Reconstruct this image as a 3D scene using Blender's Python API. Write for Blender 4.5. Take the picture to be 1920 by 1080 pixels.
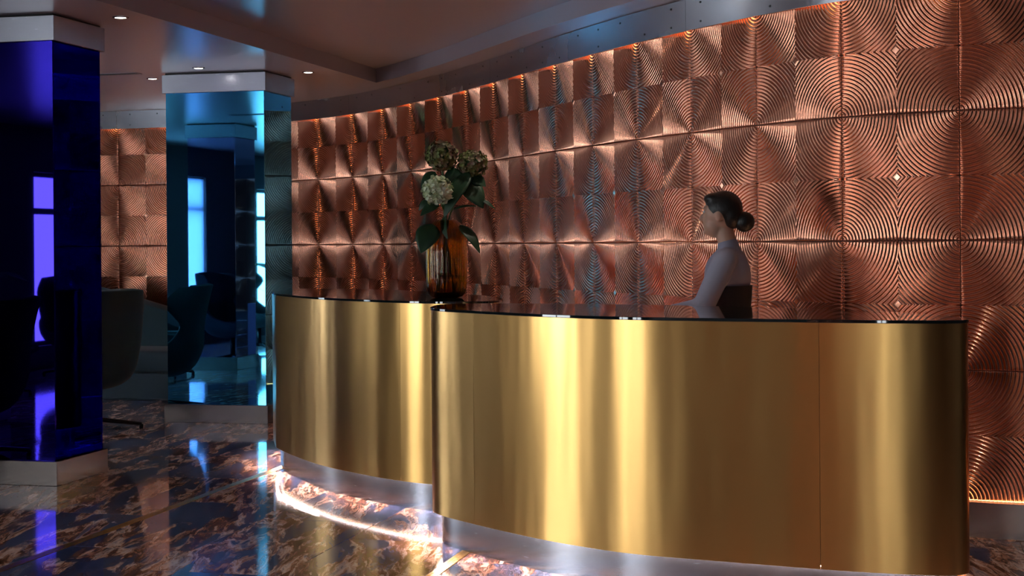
import bpy, bmesh, math, random
import numpy as np
from mathutils import Vector, Matrix

random.seed(7)
S = bpy.context.scene
for o in list(bpy.data.objects):
    bpy.data.objects.remove(o, do_unlink=True)
C = S.collection
PI = math.pi

# ------------------------------------------------------------------ camera, world, exposure
HC = 1.37
cam = bpy.data.cameras.new('camera')
cam.sensor_width = 36.0
cam.lens = 36.0 * 3000 / 1920
cam.shift_y = -85.1 / 1920
cam.clip_start = 0.05
camo = bpy.data.objects.new('camera', cam)
C.objects.link(camo)
camo.matrix_world = Matrix.Translation((0, 0, HC)) @ Matrix.Rotation(PI / 2, 4, 'X') @ Matrix.Rotation(-0.0077, 4, 'Z')
S.camera = camo

W = bpy.data.worlds.new('sky')
S.world = W
W.use_nodes = True
bgn = W.node_tree.nodes['Background']
bgn.inputs['Color'].default_value = (0.93, 0.96, 1.0, 1)
bgn.inputs['Strength'].default_value = 14.0
S.view_settings.view_transform = 'Standard'
S.view_settings.look = 'None'
S.view_settings.gamma = 1
S.view_settings.exposure = -0.08
S.view_settings.use_curve_mapping = False
S.cycles.blur_glossy = 0.3
S.cycles.denoising_prefilter = 'ACCURATE'
S.cycles.denoising_input_passes = 'RGB_ALBEDO_NORMAL'
S.cycles.sample_clamp_indirect = 6.0

# building grid: E runs along the pillar fronts, G along the pillar sides (away from the camera)
EX = Vector((0.971, -0.238, 0)).normalized()
GY = Vector((0.238, 0.971, 0)).normalized()
GA = math.atan2(EX.y, EX.x)
def gp(e, d, z=0.0):
    return EX * e + GY * d + Vector((0, 0, z))

# window openings: (d0, d1, z0, z1) on the left wall, (e0, e1, z0, z1) on the wall behind the camera
WALL_L, WALL_F = -9.4, -4.2
LEFT_WIN = [(-3.5, -2.0, 0.25, 2.2), (-1.35, 0.5, 0.25, 2.2), (3.6, 5.3, 0.25, 2.2), (8.3, 10.9, 0.25, 2.3)]  # last opening is an added one, brightening the left of the copper wall
FRONT_WIN = [(-1.75, -1.25, 0.1, 2.2)]
def portal(loc, rot, sx, sy):
    l = bpy.data.lights.new('window_portal', 'AREA')
    l.shape = 'RECTANGLE'; l.size = sx; l.size_y = sy
    l.cycles.is_portal = True
    o = bpy.data.objects.new('window_portal', l)
    o.location = loc; o.rotation_euler = rot
    C.objects.link(o)
for d0, d1, z0, z1 in LEFT_WIN:      # lamp looks along its -Z: into the room, +E
    portal(gp(WALL_L - 0.22, (d0 + d1) / 2, (z0 + z1) / 2), (PI / 2, 0, GA - PI / 2), d1 - d0, z1 - z0)
for e0, e1, z0, z1 in FRONT_WIN:
    portal(gp((e0 + e1) / 2, WALL_F - 0.22, (z0 + z1) / 2), (PI / 2, 0, GA), e1 - e0, z1 - z0)

# ------------------------------------------------------------------ helpers
def tag(o, label=None, cat=None, group=None, kind=None):
    if label: o['label'] = label
    if cat: o['category'] = cat
    if group: o['group'] = group
    if kind: o['kind'] = kind
    return o

def mesh_obj(name, verts, faces, mat=None, parent=None, smooth=False, loc=None):
    me = bpy.data.meshes.new(name)
    me.from_pydata([tuple(v) for v in verts], [], [tuple(f) for f in faces])
    me.update()
    if smooth:
        me.shade_smooth()
    if mat: me.materials.append(mat)
    o = bpy.data.objects.new(name, me)
    C.objects.link(o)
    if parent: o.parent = parent
    if loc: o.location = loc
    return o

def bm_obj(name, bm, mat=None, parent=None, smooth=False):
    me = bpy.data.meshes.new(name)
    bm.to_mesh(me); bm.free()
    if smooth: me.shade_smooth()
    if mat: me.materials.append(mat)
    o = bpy.data.objects.new(name, me)
    C.objects.link(o)
    if parent: o.parent = parent
    return o

def empty(name, loc=(0, 0, 0), rz=0.0):
    o = bpy.data.objects.new(name, None)
    o.location = loc; o.rotation_euler = (0, 0, rz)
    C.objects.link(o)
    return o

def box(bm, x0, x1, y0, y1, z0, z1):
    v = [bm.verts.new((x, y, z)) for z in (z0, z1) for y in (y0, y1) for x in (x0, x1)]
    for f in ((0, 2, 3, 1), (4, 5, 7, 6), (0, 1, 5, 4), (2, 6, 7, 3), (0, 4, 6, 2), (1, 3, 7, 5)):
        bm.faces.new([v[i] for i in f])
    return v

def box_obj(name, dims, mat, parent=None, bevel=0.0, seg=2):
    bm = bmesh.new()
    box(bm, *dims)
    if bevel:
        bmesh.ops.bevel(bm, geom=bm.edges[:], offset=bevel, segments=seg, affect='EDGES', profile=0.5)
    return bm_obj(name, bm, mat, parent, smooth=False)

def smooth_by_angle(o, ang=0.6):
    me = o.data
    me.shade_smooth()
    bm = bmesh.new(); bm.from_mesh(me)
    for e in bm.edges:
        if len(e.link_faces) == 2 and e.calc_face_angle(0) > ang:
            e.smooth = False
    bm.to_mesh(me); bm.free()
    return o

def tube(bm, pts, radii, seg=8, cap=True):
    pts = [Vector(p) for p in pts]
    if not hasattr(radii, '__len__'): radii = [radii] * len(pts)
    rings = []
    up = Vector((0.13, 0.21, 0.97)).normalized()
    for i, p in enumerate(pts):
        t = (pts[min(i + 1, len(pts) - 1)] - pts[max(i - 1, 0)]).normalized()
        a = t.cross(up)
        if a.length < 1e-3: a = t.cross(Vector((1, 0, 0)))
        a.normalize(); b = t.cross(a)
        rings.append([bm.verts.new(p + (a * math.cos(2 * PI * k / seg) + b * math.sin(2 * PI * k / seg)) * radii[i]) for k in range(seg)])
    for r0, r1 in zip(rings, rings[1:]):
        for k in range(seg):
            bm.faces.new((r0[k], r0[(k + 1) % seg], r1[(k + 1) % seg], r1[k]))
    if cap:
        bm.faces.new(rings[0][::-1]); bm.faces.new(rings[-1])

def lathe(bm, prof, seg=32, rfun=None, close=True):
    rings = []
    for r, z in prof:
        ring = []
        for k in range(seg):
            a = 2 * PI * k / seg
            rr = r * (rfun(a, z) if rfun else 1.0)
            ring.append(bm.verts.new((rr * math.cos(a), rr * math.sin(a), z)))
        rings.append(ring)
    for r0, r1 in zip(rings, rings[1:]):
        for k in range(seg):
            bm.faces.new((r0[k], r0[(k + 1) % seg], r1[(k + 1) % seg], r1[k]))
    if close:
        bm.faces.new(rings[0][::-1]); bm.faces.new(rings[-1])
    return rings

def catmull(P, t, closed=False):
    n = len(P)
    i = math.floor(t); f = t - i
    g = (lambda k: P[k % n]) if closed else (lambda k: P[max(0, min(n - 1, k))])
    p0, p1, p2, p3 = g(i - 1), g(i), g(i + 1), g(i + 2)
    return tuple(0.5 * (2 * b + (c - a) * f + (2 * a - 5 * b + 4 * c - d) * f * f + (3 * b - a - 3 * c + d) * f ** 3)
                 for a, b, c, d in zip(p0, p1, p2, p3))

# ------------------------------------------------------------------ materials
def mat(name, color=(0.5, 0.5, 0.5), rough=0.5, metal=0.0, **kw):
    m = bpy.data.materials.new(name)
    m.use_nodes = True
    b = m.node_tree.nodes['Principled BSDF']
    b.inputs['Base Color'].default_value = (*color, 1)
    b.inputs['Roughness'].default_value = rough
    b.inputs['Metallic'].default_value = metal
    for k, v in kw.items():
        b.inputs[k.replace('_', ' ')].default_value = v
    return m

def nt(m):
    return m.node_tree.nodes, m.node_tree.links, m.node_tree.nodes['Principled BSDF']

def noise_bump(m, scale=(1, 1, 1), nscale=10.0, strength=0.1, dist=0.01, detail=3.0, coord='Object', rough_var=None):
    N, L, b = nt(m)
    tc = N.new('ShaderNodeTexCoord'); mp = N.new('ShaderNodeMapping'); tx = N.new('ShaderNodeTexNoise'); bu = N.new('ShaderNodeBump')
    mp.inputs['Scale'].default_value = scale
    tx.inputs['Scale'].default_value = nscale; tx.inputs['Detail'].default_value = detail
    bu.inputs['Strength'].default_value = strength; bu.inputs['Distance'].default_value = dist
    L.new(tc.outputs[coord], mp.inputs['Vector']); L.new(mp.outputs['Vector'], tx.inputs['Vector'])
    L.new(tx.outputs['Fac'], bu.inputs['Height']); L.new(bu.outputs['Normal'], b.inputs['Normal'])
    if rough_var:
        mr = N.new('ShaderNodeMapRange')
        mr.inputs['To Min'].default_value, mr.inputs['To Max'].default_value = rough_var
        L.new(tx.outputs['Fac'], mr.inputs['Value']); L.new(mr.outputs['Result'], b.inputs['Roughness'])
    return m

def emis(name, color, strength):
    m = mat(name, (0, 0, 0), 0.5)
    b = m.node_tree.nodes['Principled BSDF']
    b.inputs['Emission Color'].default_value = (*color, 1)
    b.inputs['Emission Strength'].default_value = strength
    return m

M = {}
M['copper'] = mat('embossed_copper', (0.80, 0.365, 0.235), 0.24, 1.0)
noise_bump(M['copper'], nscale=3.0, strength=0.0, coord='Object', rough_var=(0.15, 0.23))
M['backing'] = mat('dark_backing', (0.05, 0.025, 0.018), 0.6)
M['steel'] = noise_bump(mat('brushed_steel', (0.34, 0.35, 0.40), 0.3, 1.0), (1, 1, 25), 14.0, 0.015, 0.002, rough_var=(0.20, 0.30))
M['steel_band'] = noise_bump(mat('brushed_steel_band', (0.50, 0.52, 0.58), 0.25, 1.0), (1, 1, 1), 2.5, 0.12, 0.02, rough_var=(0.16, 0.34))
M['steel_warm'] = noise_bump(mat('brushed_nickel', (0.15, 0.125, 0.115), 0.34, 1.0), (1, 1, 30), 14.0, 0.015, 0.002, rough_var=(0.20, 0.30))
M['screw'] = mat('dark_screw', (0.05, 0.05, 0.06), 0.4, 0.8)
M['blue_mirror'] = mat('cobalt_mirror_glass', (0.014, 0.009, 0.18), 0.015, 1.0, Specular_Tint=(0.12, 0.05, 0.16, 1))
M['lilac_mirror'] = mat('lilac_mirror_glass', (0.50, 0.36, 0.62), 0.015, 1.0)
M['teal_mirror'] = mat('teal_mirror_glass', (0.08, 0.50, 0.88), 0.015, 1.0, Specular_Tint=(0.65, 0.68, 0.75, 1))
M['ceiling'] = noise_bump(mat('satin_mauve_paint', (0.36, 0.31, 0.36), 0.26), nscale=2.0, strength=0.02, dist=0.01)
M['wall_paint'] = mat('dark_wall_paint', (0.11, 0.10, 0.11), 0.5)
M['frame'] = mat('window_frame_dark', (0.03, 0.03, 0.035), 0.4)
M['table_glass'] = mat('smoked_glass', (0.006, 0.012, 0.014), 0.03, 0.0, IOR=1.6)
M['teal_velvet'] = noise_bump(mat('teal_velvet', (0.010, 0.038, 0.046), 0.8, 0.0, Sheen_Weight=0.1), nscale=180.0, strength=0.2, dist=0.002)
M['dark_velvet'] = noise_bump(mat('ink_velvet', (0.010, 0.024, 0.034), 0.8, 0.0, Sheen_Weight=0.1), nscale=180.0, strength=0.2, dist=0.002)
M['black_metal'] = mat('black_metal', (0.012, 0.012, 0.014), 0.35, 0.6)
M['white_paint'] = mat('white_lacquer', (0.75, 0.76, 0.78), 0.35)
M['led_warm'] = emis('led_warm', (1.0, 0.60, 0.28), 7.0)
M['led_up'] = emis('led_up', (1.0, 0.55, 0.25), 55.0)
M['led_white'] = emis('led_white', (1.0, 0.76, 0.68), 270.0)
M['lamp'] = emis('downlight_lens', (1.0, 0.93, 0.85), 25.0)

# brushed brass: brushed along the perimeter (UV v), so highlights stretch up and down (UV u)
def brass(name):
    m = mat(name, (0.72, 0.42, 0.14), 0.28, 1.0, Anisotropic=0.6)
    N, L, b = nt(m)
    tg = N.new('ShaderNodeTangent'); tg.direction_type = 'UV_MAP'; tg.uv_map = 'UVMap'
    L.new(tg.outputs['Tangent'], b.inputs['Tangent'])
    uv = N.new('ShaderNodeUVMap'); uv.uv_map = 'UVMap'
    mp = N.new('ShaderNodeMapping'); mp.inputs['Scale'].default_value = (0.45, 3.6, 1)
    tx = N.new('ShaderNodeTexNoise'); tx.inputs['Scale'].default_value = 1.0; tx.inputs['Detail'].default_value = 2.0
    mp2 = N.new('ShaderNodeMapping'); mp2.inputs['Scale'].default_value = (260, 6, 1)
    tx2 = N.new('ShaderNodeTexNoise'); tx2.inputs['Scale'].default_value = 1.0; tx2.inputs['Detail'].default_value = 3.0
    b1 = N.new('ShaderNodeBump'); b1.inputs['Strength'].default_value = 0.5; b1.inputs['Distance'].default_value = 0.015
    b2 = N.new('ShaderNodeBump'); b2.inputs['Strength'].default_value = 0.05; b2.inputs['Distance'].default_value = 0.001
    L.new(uv.outputs['UV'], mp.inputs['Vector']); L.new(mp.outputs['Vector'], tx.inputs['Vector'])
    L.new(uv.outputs['UV'], mp2.inputs['Vector']); L.new(mp2.outputs['Vector'], tx2.inputs['Vector'])
    L.new(tx.outputs['Fac'], b1.inputs['Height']); L.new(tx2.outputs['Fac'], b2.inputs['Height'])
    L.new(b1.outputs['Normal'], b2.inputs['Normal']); L.new(b2.outputs['Normal'], b.inputs['Normal'])
    return m
M['brass'] = brass('brushed_brass')
M['inlay'] = mat('brass_inlay', (0.75, 0.42, 0.10), 0.28, 1.0)

def marble():
    m = mat('wavy_marble', (0.05, 0.05, 0.08), 0.065)
    N, L, b = nt(m)
    geo = N.new('ShaderNodeNewGeometry'); oi = N.new('ShaderNodeObjectInfo')
    mul = N.new('ShaderNodeMath'); mul.operation = 'MULTIPLY'; mul.inputs[1].default_value = 1.4
    L.new(oi.outputs['Random'], mul.inputs[0])
    cmb = N.new('ShaderNodeCombineXYZ'); L.new(mul.outputs[0], cmb.inputs['Z'])
    add = N.new('ShaderNodeVectorMath'); add.operation = 'ADD'
    L.new(geo.outputs['Position'], add.inputs[0]); L.new(cmb.outputs[0], add.inputs[1])
    mp = N.new('ShaderNodeMapping'); mp.inputs['Rotation'].default_value = (0, 0, 0.02); mp.inputs['Scale'].default_value = (1.2, 0.26, 1.0)
    L.new(add.outputs[0], mp.inputs['Vector'])
    def noise(src, scale, detail, rough=0.55):
        t = N.new('ShaderNodeTexNoise'); t.inputs['Scale'].default_value = scale; t.inputs['Detail'].default_value = detail; t.inputs['Roughness'].default_value = rough
        L.new(src, t.inputs['Vector']); return t
    def warp(src, scale, amt, detail=4.0):
        w = noise(src, scale, detail, 0.6)
        sub = N.new('ShaderNodeVectorMath'); sub.operation = 'SUBTRACT'; sub.inputs[1].default_value = (0.5, 0.5, 0.5)
        L.new(w.outputs['Color'], sub.inputs[0])
        sc = N.new('ShaderNodeVectorMath'); sc.operation = 'SCALE'; sc.inputs['Scale'].default_value = amt
        L.new(sub.outputs[0], sc.inputs[0])
        ad = N.new('ShaderNodeVectorMath'); ad.operation = 'ADD'
        L.new(src, ad.inputs[0]); L.new(sc.outputs[0], ad.inputs[1])
        return ad.outputs[0]
    def ramp(src, *stops):
        r = N.new('ShaderNodeValToRGB'); el = r.color_ramp.elements
        el[0].position, el[0].color = stops[0][0], (*stops[0][1], 1)
        el[1].position, el[1].color = stops[-1][0], (*stops[-1][1], 1)
        for p, c in stops[1:-1]:
            e = el.new(p); e.color = (*c, 1)
        L.new(src, r.inputs['Fac']); return r.outputs['Color']
    def mix(fac, A, B):
        x = N.new('ShaderNodeMix'); x.data_type = 'RGBA'
        L.new(fac, x.inputs['Factor']); L.new(A, x.inputs['A']); L.new(B, x.inputs['B']); return x.outputs['Result']
    p1 = warp(mp.outputs[0], 2.0, 0.55)
    p2 = warp(p1, 9.0, 0.16, 5.0)
    slate = ramp(noise(p1, 3.0, 4).outputs['Fac'], (0.35, (0.045, 0.062, 0.14)), (0.55, (0.10, 0.12, 0.23)), (0.70, (0.22, 0.23, 0.34)))
    foam = ramp(noise(p2, 15.0, 7, 0.68).outputs['Fac'], (0.36, (0.045, 0.018, 0.010)), (0.46, (0.26, 0.10, 0.055)), (0.52, (0.58, 0.31, 0.21)), (0.60, (0.95, 0.70, 0.60)), (0.70, (0.30, 0.24, 0.28)))
    band = ramp(noise(p2, 4.6, 4, 0.5).outputs['Fac'], (0.445, (0, 0, 0)), (0.50, (1, 1, 1)), (0.60, (0.85, 0.85, 0.85)), (0.66, (0, 0, 0)))
    col = mix(band, slate, foam)
    vein = ramp(noise(p2, 7.5, 3, 0.5).outputs['Fac'], (0.475, (0, 0, 0)), (0.495, (1, 1, 1)), (0.515, (0, 0, 0)))
    brown = ramp(noise(p2, 40.0, 3).outputs['Fac'], (0.4, (0.05, 0.02, 0.01)), (0.6, (0.32, 0.14, 0.07)))
    col = mix(vein, col, brown)
    L.new(col, b.inputs['Base Color'])
    return m
M['marble'] = marble()
M['grout'] = mat('tile_grout', (0.05, 0.04, 0.04), 0.6)

def pane_mat():
    m = bpy.data.materials.new('clear_pane'); m.use_nodes = True
    N, L = m.node_tree.nodes, m.node_tree.links
    N.clear()
    out = N.new('ShaderNodeOutputMaterial'); mx = N.new('ShaderNodeMixShader'); fr = N.new('ShaderNodeFresnel')
    tr = N.new('ShaderNodeBsdfTransparent'); gl = N.new('ShaderNodeBsdfGlossy'); gl.inputs['Roughness'].default_value = 0.02
    tr.inputs['Color'].default_value = (0.93, 0.97, 0.98, 1)
    L.new(fr.outputs[0], mx.inputs[0]); L.new(tr.outputs[0], mx.inputs[1]); L.new(gl.outputs[0], mx.inputs[2]); L.new(mx.outputs[0], out.inputs[0])
    return m
M['pane'] = pane_mat()
M['amber'] = mat('amber_glass', (0.56, 0.31, 0.05), 0.03, 0.0, IOR=1.45, Transmission_Weight=1.0)
M['water'] = mat('vase_water', (0.75, 0.80, 0.35), 0.0, 0.0, IOR=1.33, Transmission_Weight=1.0)

def leafy(name, c1, c2, rough=0.5, scale=6.0):
    m = mat(name, c1, rough)
    N, L, b = nt(m)
    tc = N.new('ShaderNodeTexCoord'); tx = N.new('ShaderNodeTexNoise'); tx.inputs['Scale'].default_value = scale
    r = N.new('ShaderNodeValToRGB')
    r.color_ramp.elements[0].position = 0.35; r.color_ramp.elements[0].color = (*c1, 1)
    r.color_ramp.elements[1].position = 0.65; r.color_ramp.elements[1].color = (*c2, 1)
    L.new(tc.outputs['Object'], tx.inputs['Vector']); L.new(tx.outputs['Fac'], r.inputs['Fac']); L.new(r.outputs['Color'], b.inputs['Base Color'])
    return m
M['leaf'] = leafy('hydrangea_leaf', (0.012, 0.045, 0.020), (0.022, 0.075, 0.028), 0.45, 12)
M['stem'] = mat('green_stem', (0.05, 0.12, 0.03), 0.5)
M['petal_dark'] = leafy('petal_green_plum', (0.15, 0.20, 0.045), (0.17, 0.09, 0.06), 0.6, 22)
M['petal_pale'] = leafy('petal_pale_green', (0.55, 0.66, 0.36), (0.80, 0.83, 0.66), 0.6, 22)
M['plant'] = leafy('plant_green', (0.05, 0.20, 0.03), (0.10, 0.35, 0.05), 0.45, 9)
M['pot'] = mat('dark_pot', (0.03, 0.03, 0.035), 0.4)
M['skin'] = mat('skin', (0.55, 0.33, 0.24), 0.5, 0.0, Subsurface_Weight=0.08)
M['hair'] = noise_bump(mat('black_hair', (0.010, 0.008, 0.007), 0.45), (30, 30, 4), 8.0, 0.4, 0.004)
M['shirt'] = noise_bump(mat('lavender_white_shirt', (0.27, 0.27, 0.36), 0.7), nscale=14, strength=0.25, dist=0.01)
M['black_cloth'] = mat('black_cloth', (0.008, 0.008, 0.010), 0.8)
M['shoe'] = mat('black_shoe', (0.01, 0.01, 0.01), 0.3)
def fill_blind_mat():
    m = bpy.data.materials.new('sheer_fill_blind'); m.use_nodes = True
    N, L = m.node_tree.nodes, m.node_tree.links
    N.clear()
    out = N.new('ShaderNodeOutputMaterial'); mx = N.new('ShaderNodeMixShader'); mx.inputs[0].default_value = 0.8
    tr = N.new('ShaderNodeBsdfTranslucent'); df = N.new('ShaderNodeBsdfDiffuse')
    tr.inputs['Color'].default_value = (0.84, 0.86, 0.88, 1); df.inputs['Color'].default_value = (0.6, 0.64, 0.7, 1)
    L.new(df.outputs[0], mx.inputs[1]); L.new(tr.outputs[0], mx.inputs[2]); L.new(mx.outputs[0], out.inputs[0])
    return m
M['blind'] = fill_blind_mat()

# ------------------------------------------------------------------ the curved copper wall
COL = [(-3.882, 15.811), (-3.309, 15.635), (-2.739, 15.450), (-2.222, 15.149), (-1.783, 14.741), (-1.419, 14.265), (-1.106, 13.753),
       (-0.828, 13.221), (-0.573, 12.678), (-0.339, 12.126), (-0.122, 11.566), (0.084, 11.003), (0.290, 10.439), (0.505, 9.879),
       (0.736, 9.325), (0.987, 8.780), (1.265, 8.249), (1.601, 7.753), (2.070, 7.389)]
I0, I1 = -7, 17
for k in range(3):                                   # on to the left, straight
    x, y = COL[0]; COL.insert(0, (x - 0.574, y + 0.174))
for a in (-20, -6, 4):                               # on to the right
    x, y = COL[-1]; COL.append((x + 0.6 * math.cos(math.radians(a)), y + 0.6 * math.sin(math.radians(a))))
def wallp(i, off=0.0):
    """point of the wall line at column i (panel units), moved `off` into the room"""
    t = i - I0
    a = catmull(COL, max(0, min(t, len(COL) - 1.0001)))
    b = catmull(COL, max(0, min(t - 0.02, len(COL) - 1.0001))); c = catmull(COL, max(0, min(t + 0.02, len(COL) - 1.0001)))
    tx, ty = c[0] - b[0], c[1] - b[1]
    l = math.hypot(tx, ty) or 1
    return a[0] + ty / l * off, a[1] - tx / l * off

ZC0, ZC1 = 0.165, 2.565           # copper bottom and top
ZCEIL = 2.70
# backing wall
iv = [I0 + k * 0.25 for k in range(int((I1 - I0) * 4) + 1)]
vs, fs = [], []
for i in iv:
    for off in (-0.02, -0.14):
        x, y = wallp(i, off)
        vs += [(x, y, -0.02), (x, y, ZCEIL + 0.1)]
for k in range(len(iv) - 1):
    a, b = 4 * k, 4 * k + 4
    fs += [(a, b, b + 1, a + 1), (a + 2, a + 3, b + 3, b + 2), (a + 1, b + 1, b + 3, a + 3), (a, a + 2, b + 2, b)]
wall_back = mesh_obj('wall_back', vs, fs, M['backing'], smooth=False)
tag(wall_back, 'long curved wall clad in embossed copper panels', None, None, 'structure')

PER = 0.3 / 16.5
AMP = 0.0035
def panel_mesh(i, spp, nang):
    g = 0.0015
    size = 0.6 - 2 * g; half = size / 2
    rmax = half * math.sqrt(2)
    nr = int(rmax / PER * spp)
    R = np.linspace(0.0008, rmax - 1e-5, nr)
    A = np.zeros((nr, nang + 1))
    for k, r in enumerate(R):
        lo = 0.0 if r <= half else math.acos(min(1, half / r))
        a_ = np.linspace(lo, PI / 2 - lo, nang - 3)
        st = a_[1] - a_[0]
        e1, e2 = min(0.0018 / r, st * 0.3), min(0.004 / r, st * 0.6)
        A[k] = np.concatenate([[a_[0], a_[0] + e1, a_[0] + e2], a_[1:-1], [a_[-1] - e2, a_[-1] - e1, a_[-1]]])
    u = R[:, None] * np.cos(A); v = R[:, None] * np.sin(A)
    h = AMP * np.cos(2 * PI * R / PER)
    h = np.where(R > rmax - PER * 0.8, AMP, h)
    h = np.repeat(h[:, None], nang + 1, 1)
    h = h - 0.0026 * np.clip(1 - np.minimum(u, v) / 0.004, 0, 1) ** 2      # edges roll back into the joint
    ii = np.linspace(0, 1, 65)
    cx = np.array([wallp(i + t) for t in ii]); cn = np.array([wallp(i + t, 1.0) for t in ii]) - cx
    verts, faces = [], []
    base = 0
    idx = np.arange(nr * (nang + 1)).reshape(nr, nang + 1)
    for sx in (0, 1):
        for sz in (0, 1):
            s = u if sx == 0 else size - u
            z = (v if sz == 0 else size - v) + g
            t = (s + g) / 0.6
            X = np.interp(t, ii, cx[:, 0]) + np.interp(t, ii, cn[:, 0]) * h
            Y = np.interp(t, ii, cx[:, 1]) + np.interp(t, ii, cn[:, 1]) * h
            verts.append(np.stack([X, Y, z], -1).reshape(-1, 3))
            q = np.stack([idx[:-1, :-1], idx[1:, :-1], idx[1:, 1:], idx[:-1, 1:]], -1).reshape(-1, 4) + base
            if (sx + sz) % 2: q = q[:, ::-1]
            faces.append(q)
            base += nr * (nang + 1)
    V = np.concatenate(verts).astype(np.float32); F = np.concatenate(faces).astype(np.int32)
    ox, oy = wallp(i + 0.5)
    V[:, 0] -= ox; V[:, 1] -= oy
    me = bpy.data.meshes.new('copper_panel')
    me.vertices.add(len(V)); me.vertices.foreach_set('co', V.ravel())
    me.loops.add(F.size); me.loops.foreach_set('vertex_index', F.ravel())
    me.polygons.add(len(F)); me.polygons.foreach_set('loop_start', np.arange(0, F.size, 4, dtype=np.int32))
    me.polygons.foreach_set('loop_total', np.full(len(F), 4, dtype=np.int32))
    me.update(calc_edges=True)
    me.shade_smooth()
    me.materials.append(M['copper'])
    return me, (ox, oy)

for i in range(I0, I1):
    near = i >= 5
    vis = -5 <= i <= 15
    me, (ox, oy) = panel_mesh(i, 7 if near else (6 if vis else 5), 24 if vis else 14)
    for r in range(4):
        o = bpy.data.objects.new('copper_panel', me)
        o.location = (ox, oy, ZC0 + 0.6 * r)
        o.parent = wall_back
        C.objects.link(o)

def ribbon(name, i0, i1, prof, matl, parent=None, step=0.25, g=0.002):
    """a profile [(offset into the room, z), ...] (closed) swept along the wall from column i0 to i1"""
    n = max(2, int((i1 - i0) / step) + 1)
    vs, fs = [], []
    m = len(prof)
    for k in range(n):
        i = i0 + g + (i1 - i0 - 2 * g) * k / (n - 1)
        for off, z in prof:
            x, y = wallp(i, off); vs.append((x, y, z))
    for k in range(n - 1):
        for j in range(m):
            a, b = k * m + j, k * m + (j + 1) % m
            fs.append((a, b, b + m, a + m))
    fs.append(tuple(range(m))[::-1]); fs.append(tuple(range((n - 1) * m, n * m)))
    o = mesh_obj(name, vs, fs, matl, parent)
    bm = bmesh.new(); bm.from_mesh(o.data); bmesh.ops.recalc_face_normals(bm, faces=bm.faces[:]); bm.to_mesh(o.data); bm.free()
    return smooth_by_angle(o, 0.5)

# metal band at the ceiling, in 3 m lengths, with screws
trim = empty('trim_1'); tag(trim, 'brushed steel band along the top of the copper wall', None, None, 'structure')
base = empty('baseboard_back'); tag(base, 'brushed nickel skirting along the foot of the copper wall', None, None, 'structure')
ZB0 = 2.522
for a, b in ((-7, -4), (-4, 1), (1, 6), (6, 11), (11, 16), (16, 17)):
    band = ribbon('steel_band', a, b, [(0.030, ZB0), (0.030, ZCEIL - 0.004), (0.018, ZCEIL - 0.004), (0.018, ZB0)], M['steel_band'], trim)
    bm = bmesh.new()
    for k in range((b - a) * 2):
        for z in (ZB0 + 0.035, ZCEIL - 0.04):
            i = a + 0.25 + 0.5 * k
            if (k + (z > 2.6)) % 2 and k % 3: continue
            x0, y0 = wallp(i, 0.030); x1, y1 = wallp(i, 0.0325)
            tube(bm, [(x0, y0, z), (x1, y1, z)], 0.006, 6)
    if len(bm.faces): tag(bm_obj('screw_heads', bm, M['screw'], band), kind='stuff')
    else: bm.free()
    ribbon('skirting', a, b, [(0.040, 0.003), (0.040, 0.165), (0.028, 0.165), (0.028, 0.003)], M['steel_warm'], base)
l1 = ribbon('led_strip', I0 + 0.1, I1 - 0.1, [(0.008, 2.555), (0.016, 2.555), (0.016, 2.562), (0.008, 2.562)], M['led_warm'])
tag(l1, 'warm light strip hidden behind the steel band above the copper wall', 'light strip')
l2 = ribbon('led_strip', I0 + 0.1, I1 - 0.1, [(0.010, 0.140), (0.022, 0.140), (0.022, 0.147), (0.010, 0.147)], M['led_up'])
tag(l2, 'warm light strip tucked behind the skirting of the copper wall', 'light strip')

# ------------------------------------------------------------------ floor: staggered marble tiles and brass inlays
RE = wallp(I1)[0] * 0 + 4.6
floor = mesh_obj('floor', [gp(-10.2, -5, -0.012), gp(5.6, -5, -0.012), gp(5.6, 19, -0.012), gp(-10.2, 19, -0.012)], [(0, 1, 2, 3)], M['grout'])
tag(floor, 'glossy dark marble tile floor with brown and pale veins', None, None, 'structure')
S1, S2 = -3.73, -1.90
TW, TL = (S2 - S1 - 0.05) / 3, 1.27
def tile_mesh(w, l):
    bm = bmesh.new()
    g = 0.0012
    box(bm, g, w - g, g, l - g, -0.012, 0)
    bmesh.ops.bevel(bm, geom=[e for e in bm.edges if all(v.co.z > -0.001 for v in e.verts)], offset=0.0012, segments=1, affect='EDGES')
    me = bpy.data.meshes.new('floor_tile'); bm.to_mesh(me); bm.free(); me.materials.append(M['marble'])
    return me
TM = tile_mesh(TW, TL)
cols = [S1 + 0.025 + TW * k for k in range(3)] + [S2 + 0.025 + TW * k for k in range(9)] + [S1 - 0.025 - TW * (k + 1) for k in range(6)]
order = {}
ntile = 0
def wall_d(e):
    """depth along G where the copper wall stands at grid column e"""
    best = 30
    for k in range(0, 97):
        x, y = wallp(I0 + k * 0.25)
        v = Vector((x, y, 0))
        if abs(v.dot(EX) - e) < 0.25: best = min(best, v.dot(GY))
    return best
for e in cols:
    kc = round((e - (S1 + 0.025)) / TW)
    ph = 7.886 - kc * 0.423 if e > S1 else 7.446 + (kc + 1) * 0.423
    lim = max(wall_d(e), wall_d(e + TW))
    if lim > 25: lim = 12
    lo = 1.0 if e > -6 else 4.0
    k = math.floor((lo - ph) / TL)
    while ph + k * TL < lim:
        o = bpy.data.objects.new('floor_tile', TM)
        o.location = gp(e, ph + k * TL); o.rotation_euler = (0, 0, GA)
        o.parent = floor; C.objects.link(o)
        ntile += 1
        k += 1
print('tiles', ntile)
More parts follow.
